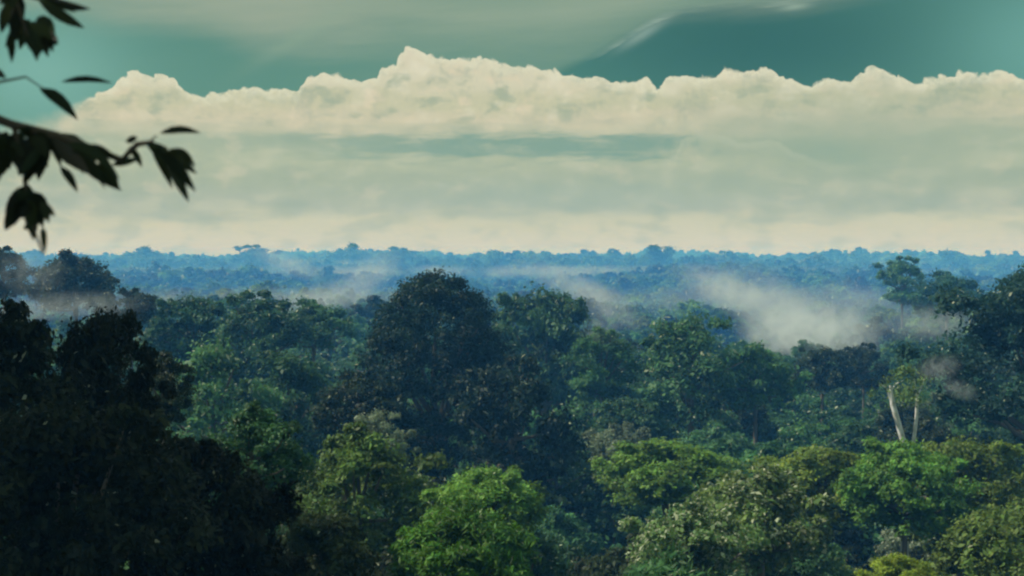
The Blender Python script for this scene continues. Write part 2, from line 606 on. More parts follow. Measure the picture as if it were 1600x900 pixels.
def trunk_mesh(seed):
    """unit trunk: height 1 (sunk a little), radius 1 at breast height, flared foot."""
    rs = np.random.RandomState(seed)
    z = np.array([-.06, 0, .03, .08, .2, .4, .6, .8, 1.0])
    r = np.array([2.1, 1.8, 1.4, 1.15, 1.0, .92, .85, .76, .66])
    wob = np.cumsum(rs.randn(len(z), 2) * 0.15, axis=0)
    pts = np.stack([wob[:, 0], wob[:, 1], z], 1)
    pts[:, :2] -= pts[-1, :2]
    V, Fc = [], []
    S = 9
    for i in range(len(z)):
        for k in range(S):
            a = 6.2832 * k / S
            fl = 1 + (0.25 * math.cos(3 * a + seed) if z[i] < .1 else 0)
            V.append((pts[i][0] + r[i] * fl * math.cos(a), pts[i][1] + r[i] * fl * math.sin(a), z[i]))
    for i in range(len(z) - 1):
        for k in range(S):
            a, b = i * S + k, i * S + (k + 1) % S
            Fc.append((a, b, b + S, a + S))
    return mesh_from('trunk', V, Fc, [M_BARK], True)


TRUNKS = [trunk_mesh(s) for s in (1, 2, 3)]
PROTO = {}


def proto(key, seed, shape, H, nl, lr, nc, nlf, leaf, **kw):
    v, f, tone, lobes = gen_crown(seed, shape, H, nl, lr, nc, nlf, leaf, **kw)
    bv, bf = gen_branches(seed, H, lobes)
    PROTO[key] = (mesh_from('crown', v, f, [M_LEAF], False, tone), mesh_from('branches', bv, bf, [M_BARK], True), H)


# near trees (fine leaves)
proto('near_dome',   11, 'dome',     .62, 90, .090, 9, 48, .030, fleck=.004)
proto('near_round',  12, 'round',    .85, 80, .098, 9, 48, .031, wild=.07, fleck=.002)
proto('near_ragged', 13, 'ragged',   .80, 64, .088, 9, 46, .034, layers=5, loose=.38, wild=.2, fleck=.012)
proto('near_feather',14, 'dome',     .60, 62, .090, 10, 44, .050, wide=.26, loose=.36, wild=.2)
proto('near_airy',   15, 'umbrella', .62, 50, .082, 9, 40, .036, wide=.6, loose=.42, wild=.25, fleck=.17)
# middle distance
proto('mid_dome',    21, 'dome',     .60, 75, .094, 8, 34, .036)
proto('mid_round',   22, 'round',    .80, 70, .098, 8, 34, .036)
proto('mid_ragged',  23, 'ragged',   .75, 54, .092, 8, 34, .040, layers=4, loose=.38, wild=.25)
proto('mid_umbrella',24, 'umbrella', .50, 55, .088, 8, 34, .038, wild=.2)
proto('mid_airy',    25, 'ragged',   .85, 44, .085, 8, 30, .040, loose=.44, wild=.3, fleck=.03)
proto('mid_dome_b',  26, 'dome',     .70, 80, .088, 8, 34, .036)
# heroes
proto('giant',       31, 'tall',    1.22, 300, .066, 9, 30, .020, loose=.34, inner=.06, fleck=.002, wild=0, asym=.35)
proto('giant_tiers', 32, 'ragged',   .85, 120, .078, 10, 36, .024, layers=5, loose=.35, wild=.25)
proto('slim',        33, 'umbrella', .70, 40, .09, 8, 18, .06)

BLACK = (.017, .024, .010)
DARK = (.024, .042, .015)
DEEP = (.040, .106, .042)
MID = (.060, .162, .056)
FRESH = (.105, .220, .034)
OLIVE = (.115, .185, .030)
VIVID = (.058, .158, .018)
DULL = (.082, .142, .030)
DARK_TEAL = (.022, .054, .034)  # dark blue green leaf colour of the tiered tree
YELLOW = (.190, .290, .030)
PALE = (.105, .180, .050)
GREY = (.130, .185, .105)
GIANT = (.015, .036, .019)

TREES = []      # (x, y, radius, top z)
NAMED = []      # landmarks for labels


def make_tree(x, y, top, w, key, col, trunk_r=None, rot=None, squash=1.0, depth=1.0, jitter=True, name='tree'):
    cm, bm, H = PROTO[key]
    g = float(terrain(x, y))
    hgt = top - g
    ch = min(H * w * squash, hgt * 0.97)
    root = bpy.data.objects.new(name, None)
    COL.objects.link(root)
    root.location = (x, y, g)
    root.rotation_euler = (0, 0, random.uniform(0, 6.28) if rot is None else rot)
    sz = ch / H
    cr0 = link('crown', cm, root)
    cr0.location = (0, 0, hgt - ch)
    cr0.scale = (w, w * depth, sz)
    j = random.uniform(.85, 1.15) if jitter else 1
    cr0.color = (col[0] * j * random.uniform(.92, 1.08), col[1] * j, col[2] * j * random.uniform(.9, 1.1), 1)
    br = link('branches', bm, root)
    br.location = cr0.location
    br.scale = cr0.scale
    tr_r = trunk_r or max(.22, w * .028)
    tk = link('trunk', random.choice(TRUNKS), root)
    tk.scale = (tr_r, tr_r, max(hgt - ch, .5) + 0.12 * ch)
    TREES.append((x, y, w * .5, top))
    return root


# --- key trees:  px centre, px top, px width, distance, prototype, colour, label, short name
KEY = [
    (680, 425, 255, 205, 'giant', GIANT, 'huge dark dome crowned tree towering alone in the middle of the forest', 'the huge dark tree', dict(rot=1.0)),
    (1615, 438, 320, 190, 'giant_tiers', DARK_TEAL, 'large dark blue green tree with tiered crown at the right edge beside white mist', 'the large tiered tree', dict(rot=2.2)),
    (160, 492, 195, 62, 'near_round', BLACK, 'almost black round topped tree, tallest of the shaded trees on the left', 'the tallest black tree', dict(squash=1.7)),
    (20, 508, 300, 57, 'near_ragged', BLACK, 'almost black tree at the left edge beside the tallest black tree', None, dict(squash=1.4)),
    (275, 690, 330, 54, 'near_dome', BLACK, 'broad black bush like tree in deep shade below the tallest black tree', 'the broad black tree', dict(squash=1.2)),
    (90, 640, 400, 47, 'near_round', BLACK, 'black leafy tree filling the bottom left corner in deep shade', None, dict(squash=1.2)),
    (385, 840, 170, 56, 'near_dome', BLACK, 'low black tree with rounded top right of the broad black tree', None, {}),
    (118, 400, 140, 330, 'mid_dome', DARK, 'dark flat domed tree on the skyline under the hanging leaves', 'the dark skyline tree', {}),
    (5, 392, 90, 300, 'mid_round', DARK, 'dark tree on the skyline cut by the left edge', None, {}),
    (205, 457, 110, 300, 'mid_umbrella', DARK, 'small dark flat topped tree right of the dark skyline tree', None, {}),
    (395, 388, 95, 2059, 'mid_round', MID, 'blue hazy emergent tree rising on the skyline left of the huge dark tree', None, {}),
    (228, 391, 120, 2059, 'mid_dome', MID, 'blue hazy broad shaped tree on the skyline above the small dark flat tree', None, {}),
    (545, 387, 110, 2130, 'mid_dome', MID, 'hazy blue tree with domed top on the skyline just left of the huge dark tree', None, {}),
    (622, 391, 105, 1988, 'mid_round', MID, 'hazy blue tree peeking over the left shoulder of the huge dark tree', None, {}),
    (778, 397, 95, 1988, 'mid_dome', MID, 'hazy blue tree on the skyline just right of the huge dark tree', None, {}),
    (1025, 388, 100, 1846, 'mid_ragged', MID, 'tallest hazy blue tree on the skyline above the rising mist', None, {}),
    (965, 396, 100, 1988, 'mid_umbrella', MID, 'low hazy blue tree on the skyline left of the tallest hazy tree', None, {}),
    (1128, 397, 85, 1988, 'mid_round', MID, 'small hazy blue tree standing on the skyline over the white mist', None, {}),
    (1335, 400, 60, 2059, 'slim', MID, 'slim hazy tree on the skyline left of the grey green emergent', None, {}),
    (1410, 407, 85, 560, 'mid_round', MID, 'grey green emergent tree standing up out of the white mist', 'the grey green emergent', {}),
    (1500, 397, 120, 2059, 'mid_dome', MID, 'hazy blue tree on the skyline between the emergent and the large tiered tree', None, {}),
    (1480, 430, 110, 470, 'mid_dome', DEEP, 'flat green tree between the grey green emergent and the large tiered tree', None, {}),
    (300, 466, 150, 300, 'mid_dome_b', DEEP, 'deep green domed tree above the broad black tree', None, {}),
    (405, 468, 170, 290, 'mid_round', DEEP, 'deep green round tree left of the huge dark tree, below the blue ridge', None, {}),
    (490, 474, 120, 320, 'mid_dome', MID, 'green domed tree nearest the left side of the huge dark tree', None, {}),
    (330, 540, 200, 215, 'mid_airy', MID, 'loose green tree with visible stems right of the tallest black tree', None, {}),
    (450, 560, 190, 230, 'mid_ragged', DEEP, 'ragged deep green tree in front of the left flank of the huge dark tree', None, {}),
    (800, 575, 190, 185, 'mid_round', GIANT, 'round tree coloured dark as shadow at the right foot of the huge dark tree', None, dict(squash=1.2)),  # very dark leaf colour stands in for the shadow beside the big crown
    (560, 590, 150, 195, 'mid_dome', DARK, 'dark low tree at the left foot of the huge dark tree', None, {}),
    (395, 645, 190, 95, 'near_ragged', DEEP, 'ragged deep green tree rising behind the broad black tree', None, {}),
    (255, 560, 120, 110, 'near_ragged', DARK, 'narrow dark green tree against the right side of the tallest black tree', None, {}),
    (850, 457, 200, 290, 'mid_dome_b', DEEP, 'broad blue green domed tree leaning on the right of the huge dark tree', 'the broad blue green dome', dict(squash=1.3)),
    (940, 520, 120, 260, 'mid_round', MID, 'rounded green tree with small pale puff of mist at its top', None, {}),
    (1080, 496, 190, 255, 'mid_airy', MID, 'light green open crowned tree with pale stem before the mist', 'the open crowned tree', {}),
    (1180, 545, 150, 260, 'mid_dome', MID, 'green tree sloping down into the white mist right of the open crowned tree', None, {}),
    (1285, 545, 100, 300, 'mid_dome_b', DARK, 'small dark tree outlined against the white mist, left one of the pair', None, {}),
    (1350, 542, 80, 310, 'mid_round', DARK, 'small dark tree outlined against the white mist, right one of the pair', None, {}),
    (590, 645, 110, 165, 'mid_airy', GREY, 'pale grey green tree at the foot of the huge dark tree', 'the pale grey green tree', {}),
    (560, 682, 250, 128, 'near_ragged', DULL, 'olive tree with yellowish top and grey twigs below the pale grey green tree', None, {}),
    (500, 805, 220, 82, 'near_round', DARK, 'dark green round tree between the broad black tree and the vivid feathery tree', None, {}),
    (755, 733, 200, 112, 'near_dome', FRESH, 'fresh green domed tree in front of the huge dark tree', 'the fresh green dome', {}),
    (735, 800, 230, 92, 'near_feather', VIVID, 'vivid green feathery tree below the fresh green dome', 'the vivid feathery tree', {}),
    (1040, 690, 220, 150, 'near_dome', FRESH, 'grass green flat domed tree below the open crowned tree', None, dict(squash=.7)),
    (1280, 702, 230, 145, 'near_dome', OLIVE, 'olive green spreading tree left of the white forked trunk', None, dict(squash=.8)),
    (1190, 745, 230, 104, 'near_airy', PALE, 'green tree sprinkled with pale leaves and painted glints in the lower right', 'the pale flecked tree', {}),
    (1080, 800, 200, 88, 'near_airy', PALE, 'ragged speckled green tree left of the one with pale leaves and painted glints', None, {}),
    (1405, 868, 110, 84, 'near_dome', YELLOW, 'small bright yellow green tree at the bottom below the pale flecked tree', None, {}),
    (1500, 690, 220, 140, 'near_round', OLIVE, 'olive green tree just right of the white forked trunk', None, {}),
    (1560, 800, 260, 95, 'near_round', DULL, 'dull olive green round tree in the bottom right corner', None, {}),
    (1415, 694, 210, 132, 'near_dome', FRESH, 'fresh green domed tree below the white forked trunk', None, {}),
]
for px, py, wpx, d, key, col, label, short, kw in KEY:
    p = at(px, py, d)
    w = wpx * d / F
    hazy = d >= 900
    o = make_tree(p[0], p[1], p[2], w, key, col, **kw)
    tag(o, label, 'tree', 'emergent trees along the hazy skyline' if hazy else 'rainforest trees')
    if short:
        NAMED.append((short, px, py + 0.3 * wpx, d))

# unseen tall trees added at the left to keep the left foreground in shade
for x, y, top, w, lab in ((-44, 68, 86, 28, 'added unseen tall broad tree left of the view, shading the black trees, farther back'),
                          (-42, 53, 84, 27, 'added unseen tall broad tree left of the view, shading the black trees, in the middle'),
                          (-36, 40, 80, 24, 'added unseen tall broad tree left of the view, shading the black trees, nearest the viewer')):
    tag(make_tree(x, y, top, w, 'mid_dome_b', DEEP, squash=1.3), lab, 'tree', 'rainforest trees')

# --- the pale bare forked trunk
d = 150
root = bpy.data.objects.new('forked_tree', None)
COL.objects.link(root)
pb = at(1412, 700, d)
gz = float(terrain(pb[0], pb[1]))
root.location = (pb[0], pb[1], gz)


def loc(px, py, dd=d):
    return at(px, py, dd) - np.array(root.location)


stem = [(np.array([[0, 0, -.8], [0.1, 0, 4], [-.1, 0, 12], loc(1418, 724)]), np.array([.75, .62, .52, .40])),
        (np.array([loc(1418, 726), loc(1412, 692), loc(1403, 660), loc(1395, 632), loc(1391, 602)]), np.array([.36, .33, .32, .30, .12])),
        (np.array([loc(1418, 726), loc(1427, 694), loc(1432, 655), loc(1433, 622), loc(1428, 592)]), np.array([.28, .21, .19, .16, .07])),
        (np.array([loc(1392, 625), loc(1386, 608), loc(1376, 600)]), np.array([.15, .10, .05])),
        (np.array([loc(1432, 622), loc(1440, 604), loc(1444, 592)]), np.array([.12, .09, .05])),
        (np.array([loc(1391, 612), loc(1400, 600), loc(1412, 594)]), np.array([.10, .07, .04]))]
sv, sf = tubes(stem, 9)
link('trunk', mesh_from('trunk', sv, sf, [M_PALE], True), root)
cv, cf, ct, _ = gen_crown(77, 'ragged', .5, 26, .09, 5, 9, .05, loose=.8, wild=.4)
cw = 105 * d / F
cv = cv * cw
cv += loc(1410, 632) + np.array([0, 0, 0])
c_ = link('crown', mesh_from('crown', cv, cf, [M_LEAF], False, ct), root)
c_.color = (.10, .17, .05, 1)
tag(root, 'pale bare forked trunk with sparse yellowish leaves rising above the canopy', 'tree', 'rainforest trees')
NAMED.append(('the white forked trunk', 1412, 650, d))
TREES.append((pb[0], pb[1], 3.0, at(1412, 600, d)[2]))

# --- filler trees: individuals out to about 430 m
rs = np.random.RandomState(5)
FILL = [('near_dome', 'near_round', 'near_ragged', 'near_feather', 'near_airy'), ('mid_dome', 'mid_round', 'mid_ragged', 'mid_umbrella', 'mid_airy', 'mid_dome_b')]
SHAPE_WORD = {'near_dome': 'domed', 'near_round': 'round', 'near_ragged': 'ragged', 'near_feather': 'feathery', 'near_airy': 'open crowned',
              'mid_dome': 'domed', 'mid_round': 'round', 'mid_ragged': 'ragged', 'mid_umbrella': 'flat topped', 'mid_airy': 'open crowned', 'mid_dome_b': 'domed'}
PAL = [('dark green', DARK, 3), ('deep green', DEEP, 5), ('mid green', MID, 6), ('fresh green', FRESH, 4), ('olive green', OLIVE, 3), ('grey green', GREY, 1)]
PAL[3] = ('fresh green', FRESH, 3)
wts = np.array([p[2] for p in PAL], float); wts /= wts.sum()
KEYS_PX = [(k[0], k[1], k[2], k[3]) for k in KEY] + [(1412, 590, 70, 150), (1412, 664, 70, 150)]
fill = []
n_try = 0
while n_try < 20000 and len(fill) < 236:
    n_try += 1
    y = math.sqrt(rs.uniform(62 ** 2, 430 ** 2))
    x = rs.uniform(-1, 1) * (0.385 * y + 2)
    near = y < 170
    w = rs.uniform(8, 13) if near else rs.uniform(12, 19)
    hgt = rs.uniform(17, 24) if y < 110 else (rs.uniform(20, 27) if near else rs.uniform(22, 31))
    top = float(terrain(x, y)) + hgt
    px, py = to_px(x, y, top)
    wp = w * F / y
    if py > 905 or px < -wp * .4 or px > 1600 + wp * .4:
        continue
    # keep off other trunks and out of the way of the key trees
    if any(math.hypot(x - t[0], y - t[1]) < 0.64 * (w * .5 + t[2]) for t in TREES):
        continue
    bad = False
    for kx, ky, kw_, kd in KEYS_PX:
        if kd > y and kd < 900 and abs(px - kx) < (kw_ + wp) * .42 and py < ky + 0.36 * kw_:
            bad = True; break
        if kd >= 900 and py < 425: bad = True
    if bad or (px < 440 and y < 75):
        continue
    key = FILL[0 if near else 1][rs.randint(5 if near else 6)]
    ci = rs.choice(len(PAL), p=wts)
    if y > 200 and PAL[ci][0] in ('olive green', 'fresh green'):
        ci = rs.randint(1, 3)
    random.seed(int(n_try))
    o = make_tree(x, y, top, w, key, PAL[ci][1], squash=rs.uniform(.85, 1.2))
    fill.append([o, px, py + .25 * wp, y, PAL[ci][0], SHAPE_WORD[key], w])

# labels: colour, shape and where it stands from the nearest landmark; rank among look-alikes
ORD = ['nearest'] + [q + ' nearest' for q in ('second', 'third', 'fourth', 'fifth', 'sixth', 'seventh', 'eighth', 'ninth', 'tenth', 'eleventh', 'twelfth')]
groups = {}
for f in fill:
    o, px, py, y, cw_, sw_, w = f
    best = min(NAMED, key=lambda L: math.hypot(L[1] - px, (L[2] - py) * 1.3))
    dx, dy = px - best[1], py - best[2]
    if abs(dx) > abs(dy) * 1.2:
        rel = 'left of' if dx < 0 else 'right of'
    else:
        rel = 'beyond' if y > best[3] else 'in front of'
    groups.setdefault((cw_, sw_, best[0], rel), []).append((math.hypot(dx, dy), o))
for (c, s, L, rel), lst in groups.items():
    lst.sort(key=lambda q: q[0])
    for i, (_, o) in enumerate(lst):
        lab = f'{c} {s} tree {rel} {L}' if len(lst) == 1 else f'{ORD[min(i, 11)]} {c} {s} tree {rel} {L}'
        tag(o, lab, 'tree', 'rainforest trees')

# ------------------------------------------------------------------ the far forest and undergrowth (masses nobody could count)
far_coll = bpy.data.collections.new('canopy_kinds')


def far_kind(i, seed, shape, H, nl, lr, nc, nlf, leaf):
    v, f, tone, lobes = gen_crown(seed, shape, H, nl, lr, nc, nlf, leaf, wide=.7)
    tv, tf = tubes([(np.array([[0, 0, -1.6], [0, 0, -.5], [0, 0, .5 * H]]), np.array([.04, .03, .015]))], 5)
    V = np.concatenate([v, tv]); Fc = np.concatenate([f, tf + len(v)])
    fm = np.concatenate([np.zeros(len(f)), np.ones(len(tf))])
    tn = np.concatenate([tone, np.full(len(tv), .5)])
    V[:, 2] -= H
    me = mesh_from('canopy', V, Fc, [M_FAR, M_BARK], False, tn, fm)
    o = bpy.data.objects.new('canopy_%d' % i, me)
    far_coll.objects.link(o)


far_kind(0, 41, 'dome', .60, 34, .12, 7, 18, .068)
far_kind(1, 42, 'round', .80, 34, .12, 7, 18, .068)
far_kind(2, 43, 'ragged', .80, 28, .12, 7, 18, .068)
far_kind(3, 44, 'umbrella', .50, 30, .12, 7, 18, .068)
far_kind(4, 45, 'tall', 1.0, 36, .12, 7, 18, .068)


def gn_scatter(name, pts, scl, rot, kind, tint, label):
    me = bpy.data.meshes.new(name)
    me.vertices.add(len(pts))
    me.vertices.foreach_set('co', np.asarray(pts, np.float32).ravel())
    a = me.attributes.new('scl', 'FLOAT_VECTOR', 'POINT'); a.data.foreach_set('vector', np.asarray(scl, np.float32).ravel())
    a = me.attributes.new('rotz', 'FLOAT_VECTOR', 'POINT')
    rv = np.zeros((len(pts), 3), np.float32); rv[:, 2] = rot
    a.data.foreach_set('vector', rv.ravel())
    a = me.attributes.new('kind', 'INT', 'POINT'); a.data.foreach_set('value', np.asarray(kind, np.int32))
    a = me.attributes.new('tint', 'FLOAT_COLOR', 'POINT')
    a.data.foreach_set('color', np.concatenate([tint, np.ones((len(pts), 1))], 1).astype(np.float32).ravel())
    o = link(name, me)
    ng = bpy.data.node_groups.new(name, 'GeometryNodeTree')
    ng.interface.new_socket('Geometry', in_out='INPUT', socket_type='NodeSocketGeometry')
    ng.interface.new_socket('Geometry', in_out='OUTPUT', socket_type='NodeSocketGeometry')
    N = ng.nodes.new
    gi, go = N('NodeGroupInput'), N('NodeGroupOutput')
    ip = N('GeometryNodeInstanceOnPoints')
    ci = N('GeometryNodeCollectionInfo')
    ci.inputs['Collection'].default_value = far_coll
    ci.inputs['Separate Children'].default_value = True
    ci.inputs['Reset Children'].default_value = True

    def na(n, tp):
        q = N('GeometryNodeInputNamedAttribute'); q.data_type = tp; q.inputs[0].default_value = n
        return q.outputs['Attribute']
    ng.links.new(gi.outputs[0], ip.inputs['Points'])
    ng.links.new(ci.outputs[0], ip.inputs['Instance'])
    ip.inputs['Pick Instance'].default_value = True
    ng.links.new(na('kind', 'INT'), ip.inputs['Instance Index'])
    ng.links.new(na('rotz', 'FLOAT_VECTOR'), ip.inputs['Rotation'])
    ng.links.new(na('scl', 'FLOAT_VECTOR'), ip.inputs['Scale'])
    ng.links.new(ip.outputs[0], go.inputs[0])
    md = o.modifiers.new('scatter', 'NODES')
    md.node_group = ng
    tag(o, label, None, None, 'stuff')
    return o


def jitter_grid(x0, x1, y0, y1, s, rs):
    xs = np.arange(x0, x1, s); ys = np.arange(y0, y1, s)
    X, Y = np.meshgrid(xs, ys)
    X = X + (np.arange(len(ys)) % 2)[:, None] * s * .5
    X = X.ravel() + rs.uniform(-.38, .38, X.size) * s
    Y = Y.ravel() + rs.uniform(-.38, .38, Y.size) * s
    return X, Y


rs = np.random.RandomState(21)
FX, FY, FW, FT = [], [], [], []
for (y0, y1, s) in ((40, 900, 13.5), (900, 1700, 19), (1700, 3600, 27)):
    xm = 0.46 * y1 + 30
    X, Y = jitter_grid(-xm, xm, y0, y1, s, rs)
    half = 0.385 * Y + 6
    inside = (np.abs(X) < half)
    keep = (np.abs(X) < 0.45 * Y + 30) & ((Y > 425) | ((~inside) & (Y > 95)))
    X, Y = X[keep], Y[keep]
    FX.append(X); FY.append(Y)
    FW.append(s * rs.uniform(.8, 1.8, len(X)) * (1 if y0 < 800 else 1.3))
X = np.concatenate(FX); Y = np.concatenate(FY); W = np.concatenate(FW)
hgt = 24 + 5.5 * rs.rand(len(X)) ** 1.5 + (rs.rand(len(X)) > .88) * rs.uniform(2, 8, len(X)) + np.clip(Y / 1500 - .6, 0, 1) * rs.uniform(-4, 8, len(X))
hgt = np.where(Y < 120, hgt - 7, hgt)
patch = np.sin(X / 37. + Y / 61.) + np.sin(X / 83. - Y / 47. + 2)
hgt += patch * 1.3
# valley with mist: lower trees
vx = 0.19 * Y
val = np.exp(-(((X - vx) / (0.065 * Y)) ** 2)) * np.exp(-(((Y - 620) / 200.) ** 2))
hgt -= 9 * val
keep = np.ones(len(X), bool)
for (tx_, ty_, tr_, tt_) in TREES:
    keep &= np.hypot(X - tx_, Y - ty_) > 0.7 * tr_ + 3
X, Y, W, hgt = X[keep], Y[keep], W[keep], hgt[keep]
base_t = np.array([DEEP, MID, MID, DARK, FRESH, OLIVE])
tint = base_t[rs.choice(6, len(X), p=[.28, .25, .15, .2, .07, .05])] * rs.uniform(.8, 1.2, (len(X), 1))
gn_scatter('forest', np.stack([X, Y, terrain(X, Y) + hgt], 1), np.stack([W, W, W * rs.uniform(.8, 1.2, len(X))], 1),
           rs.uniform(0, 6.28, len(X)), rs.randint(0, 5, len(X)), tint, 'distant rainforest canopy fading blue towards the skyline')

X, Y = jitter_grid(-210, 210, 30, 450, 6.0, rs)
keep = np.abs(X) < 0.42 * Y + 15
X, Y = X[keep], Y[keep]
h = np.where(Y < 80, rs.uniform(3, 6, len(X)), np.where(Y < 130, rs.uniform(7, 16, len(X)), rs.uniform(8, 21, len(X))))
W = rs.uniform(5, 10, len(X))
tint = base_t[rs.choice(6, len(X), p=[.3, .2, .1, .3, .06, .04])] * rs.uniform(.7, 1.1, (len(X), 1))
gn_scatter('undergrowth', np.stack([X, Y, terrain(X, Y) + h], 1), np.stack([W, W, W], 1), rs.uniform(0, 6.28, len(X)), rs.randint(0, 3, len(X)), tint,
           'leafy green undergrowth filling the gaps between the trees')

# ------------------------------------------------------------------ the tree whose leaves hang into the view
oroot = bpy.data.objects.new('overhanging_tree', None)
COL.objects.link(oroot)
OD = 7.0
ox, oy = -6.5, 7.5
ogz = float(terrain(ox, oy))
oroot.location = (ox, oy, ogz)
O0 = np.array([ox, oy, ogz])


def ol(px, py, dd=OD):
    return at(px, py, dd) - O0


trunk_path = [(np.array([[0, 0, -.6], [0, 0, .6], [.05, 0, 3], [-.1, .05, 9], [.05, 0, 15], [-.1, 0, 21]]), np.array([.62, .46, .36, .3, .24, .12]))]
tv, tf = tubes(trunk_path, 12)
link('trunk', mesh_from('trunk', tv, tf, [M_DARKBARK], True), oroot)


def twig(pts, r=0.012):
    return (np.array(pts), np.linspace(r, r * .35, len(pts)))


bough = [
    ([[0, 0, 15.2]] + [ol(-160, 150), ol(-60, 165), ol(20, 195), ol(90, 212), ol(190, 250), ol(215, 225), ol(240, 222)], .035),
    ([[0, 0, 16.0]] + [ol(-200, -60), ol(-80, -40), ol(20, -15), ol(70, 0)], .035),
    ([ol(20, 195), ol(35, 240), ol(42, 300), ol(50, 350), ol(66, 395)], .014),
    ([ol(190, 250), ol(205, 230), ol(228, 225), ol(245, 212)], .010),
    ([ol(20, -15), ol(35, 30), ol(45, 60)], .012),
    ([ol(-60, 165), ol(-10, 130), ol(40, 120), ol(70, 140)], .010),
]
bv, bf = tubes([twig(b, r) for b, r in bough], 6)
link('bough', mesh_from('bough', bv, bf, [M_DARKBARK], True), oroot)


def leaf_blade(base, tip, width, bend=0.12, seed=0):
    """one long leaf with a mid-rib fold, from base to tip (root space)."""
    rs = np.random.RandomState(seed)
    base, tip = np.array(base), np.array(tip)
    ax = tip - base; L = np.linalg.norm(ax); ax = ax / L
    side = np.cross(ax, np.array([rs.uniform(-.4, .4), 1, rs.uniform(-.4, .4)])); side /= np.linalg.norm(side)
    up = np.cross(side, ax)
    V, Fc = [], []
    prof = [(.0, .06), (.12, .55), (.3, .95), (.5, 1.0), (.7, .8), (.88, .4), (1, .02)]
    for s, w in prof:
        c = base + ax * L * s + np.array([0, 0, bend * L * math.sin(s * 3.14)])
        for q, lift in ((-1, .25), (0, 0), (1, .25)):
            V.append(c + side * q * w * width * .5 + up * lift * w * width * .5)
    for i in range(len(prof) - 1):
        for k in range(2):
            a = i * 3 + k
            Fc.append((a, a + 1, a + 4, a + 3))
    return V, Fc


LEAVES = [  # base px, tip px, width px
    # top cluster
    ((30, -20), (5, 30), 18), ((30, -10), (20, 70), 22), ((40, 30), (60, 88), 20), ((45, 30), (30, 78), 20), ((45, 35), (84, 66), 18), ((20, -12), (0, 8), 16),
    ((60, 0), (132, 44), 16), ((65, -6), (142, 14), 12), ((50, -5), (118, 20), 14), ((35, 40), (8, 74), 15), ((48, 50), (58, 96), 14), ((15, 20), (45, 55), 20),
    # middle
    ((-20, 112), (10, 122), 12), ((62, 138), (122, 188), 17), ((96, 128), (176, 130), 9),
    ((85, 210), (160, 285), 24), ((80, 215), (140, 270), 20), ((130, 262), (190, 298), 17), ((105, 225), (188, 282), 15),
    ((10, 205), (-6, 290), 26), ((25, 205), (5, 268), 24), ((55, 212), (30, 275), 28), ((66, 215), (60, 282), 26), ((62, 230), (36, 290), 20), ((40, 205), (75, 262), 22), ((30, 200), (70, 225), 20),
    ((228, 222), (285, 278), 18), ((245, 232), (306, 300), 17), ((262, 258), (295, 316), 15), ((250, 208), (314, 208), 11), ((175, 258), (218, 248), 11), ((205, 232), (222, 262), 10), ((256, 240), (308, 272), 14),
    ((196, 222), (215, 214), 9),
    # lower spray
    ((40, 290), (8, 338), 20), ((45, 300), (76, 338), 22), ((45, 310), (45, 362), 22), ((50, 320), (68, 350), 20), ((48, 335), (52, 376), 16), ((40, 300), (20, 322), 18), ((66, 355), (70, 398), 9), ((58, 345), (36, 358), 14),
    ((36, 312), (22, 352), 14), ((52, 306), (64, 346), 15), ((30, 212), (12, 250), 16), ((110, 235), (165, 296), 12), ((74, 214), (96, 262), 13), ((236, 228), (270, 296), 12), ((12, 2), (2, 52), 14), ((52, 34), (76, 90), 13), ((24, 300), (12, 330), 12),
    # out-of-frame spray continuing the bough
    ((-60, 160), (-110, 230), 24), ((-40, 160), (-60, 240), 24), ((-90, 150), (-150, 200), 22), ((-40, -40), (-70, 40), 24), ((-100, -60), (-140, 20), 24),
]
V, Fc, tn = [], [], []
rl = np.random.RandomState(3)
for (qx, qy, rx_, ry_, cnt, ln) in ((25, 222, 42, 22, 16, 52), (42, 308, 26, 24, 9, 40), (45, 34, 34, 24, 10, 40), (120, 245, 32, 22, 5, 48), (268, 245, 22, 20, 5, 42), (-60, 190, 50, 40, 12, 55)):
    for k in range(cnt):
        b = (qx + rl.uniform(-rx_, rx_), qy + rl.uniform(-ry_, ry_))
        a_ = rl.uniform(0.5, 2.4) if qx < 100 else rl.uniform(.5, 1.4)
        l_ = ln * rl.uniform(.6, 1.15)
        LEAVES.append((b, (b[0] + math.cos(a_) * l_, b[1] + math.sin(a_) * l_), rl.uniform(10, 18)))
for i, (b, tpx, wpx) in enumerate(LEAVES):
    dd = OD + rl.uniform(-.25, .25)
    v, f = leaf_blade(ol(*b, dd), ol(*tpx, dd + rl.uniform(-.08, .12)), wpx * 1.15 * OD / F, rl.uniform(-.05, .16), i)
    Fc += [tuple(q + len(V) for q in ff) for ff in f]
    V += v
    tn += [rl.rand() * .8] * len(v)
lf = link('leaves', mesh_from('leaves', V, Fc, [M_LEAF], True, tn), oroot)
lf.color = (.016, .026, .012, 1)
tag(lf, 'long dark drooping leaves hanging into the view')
# its crown above and to the left, out of the frame
cv, cf, ct, _ = gen_crown(88, 'dome', .6, 60, .1, 8, 20, .04)
cv = cv * 9.0 + np.array([-2.6, 1.0, 16.5])
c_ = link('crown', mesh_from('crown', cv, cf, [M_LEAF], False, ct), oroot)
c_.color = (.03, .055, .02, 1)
tag(oroot, 'near tree with dark drooping leaves hanging into the top left of the view', 'tree')

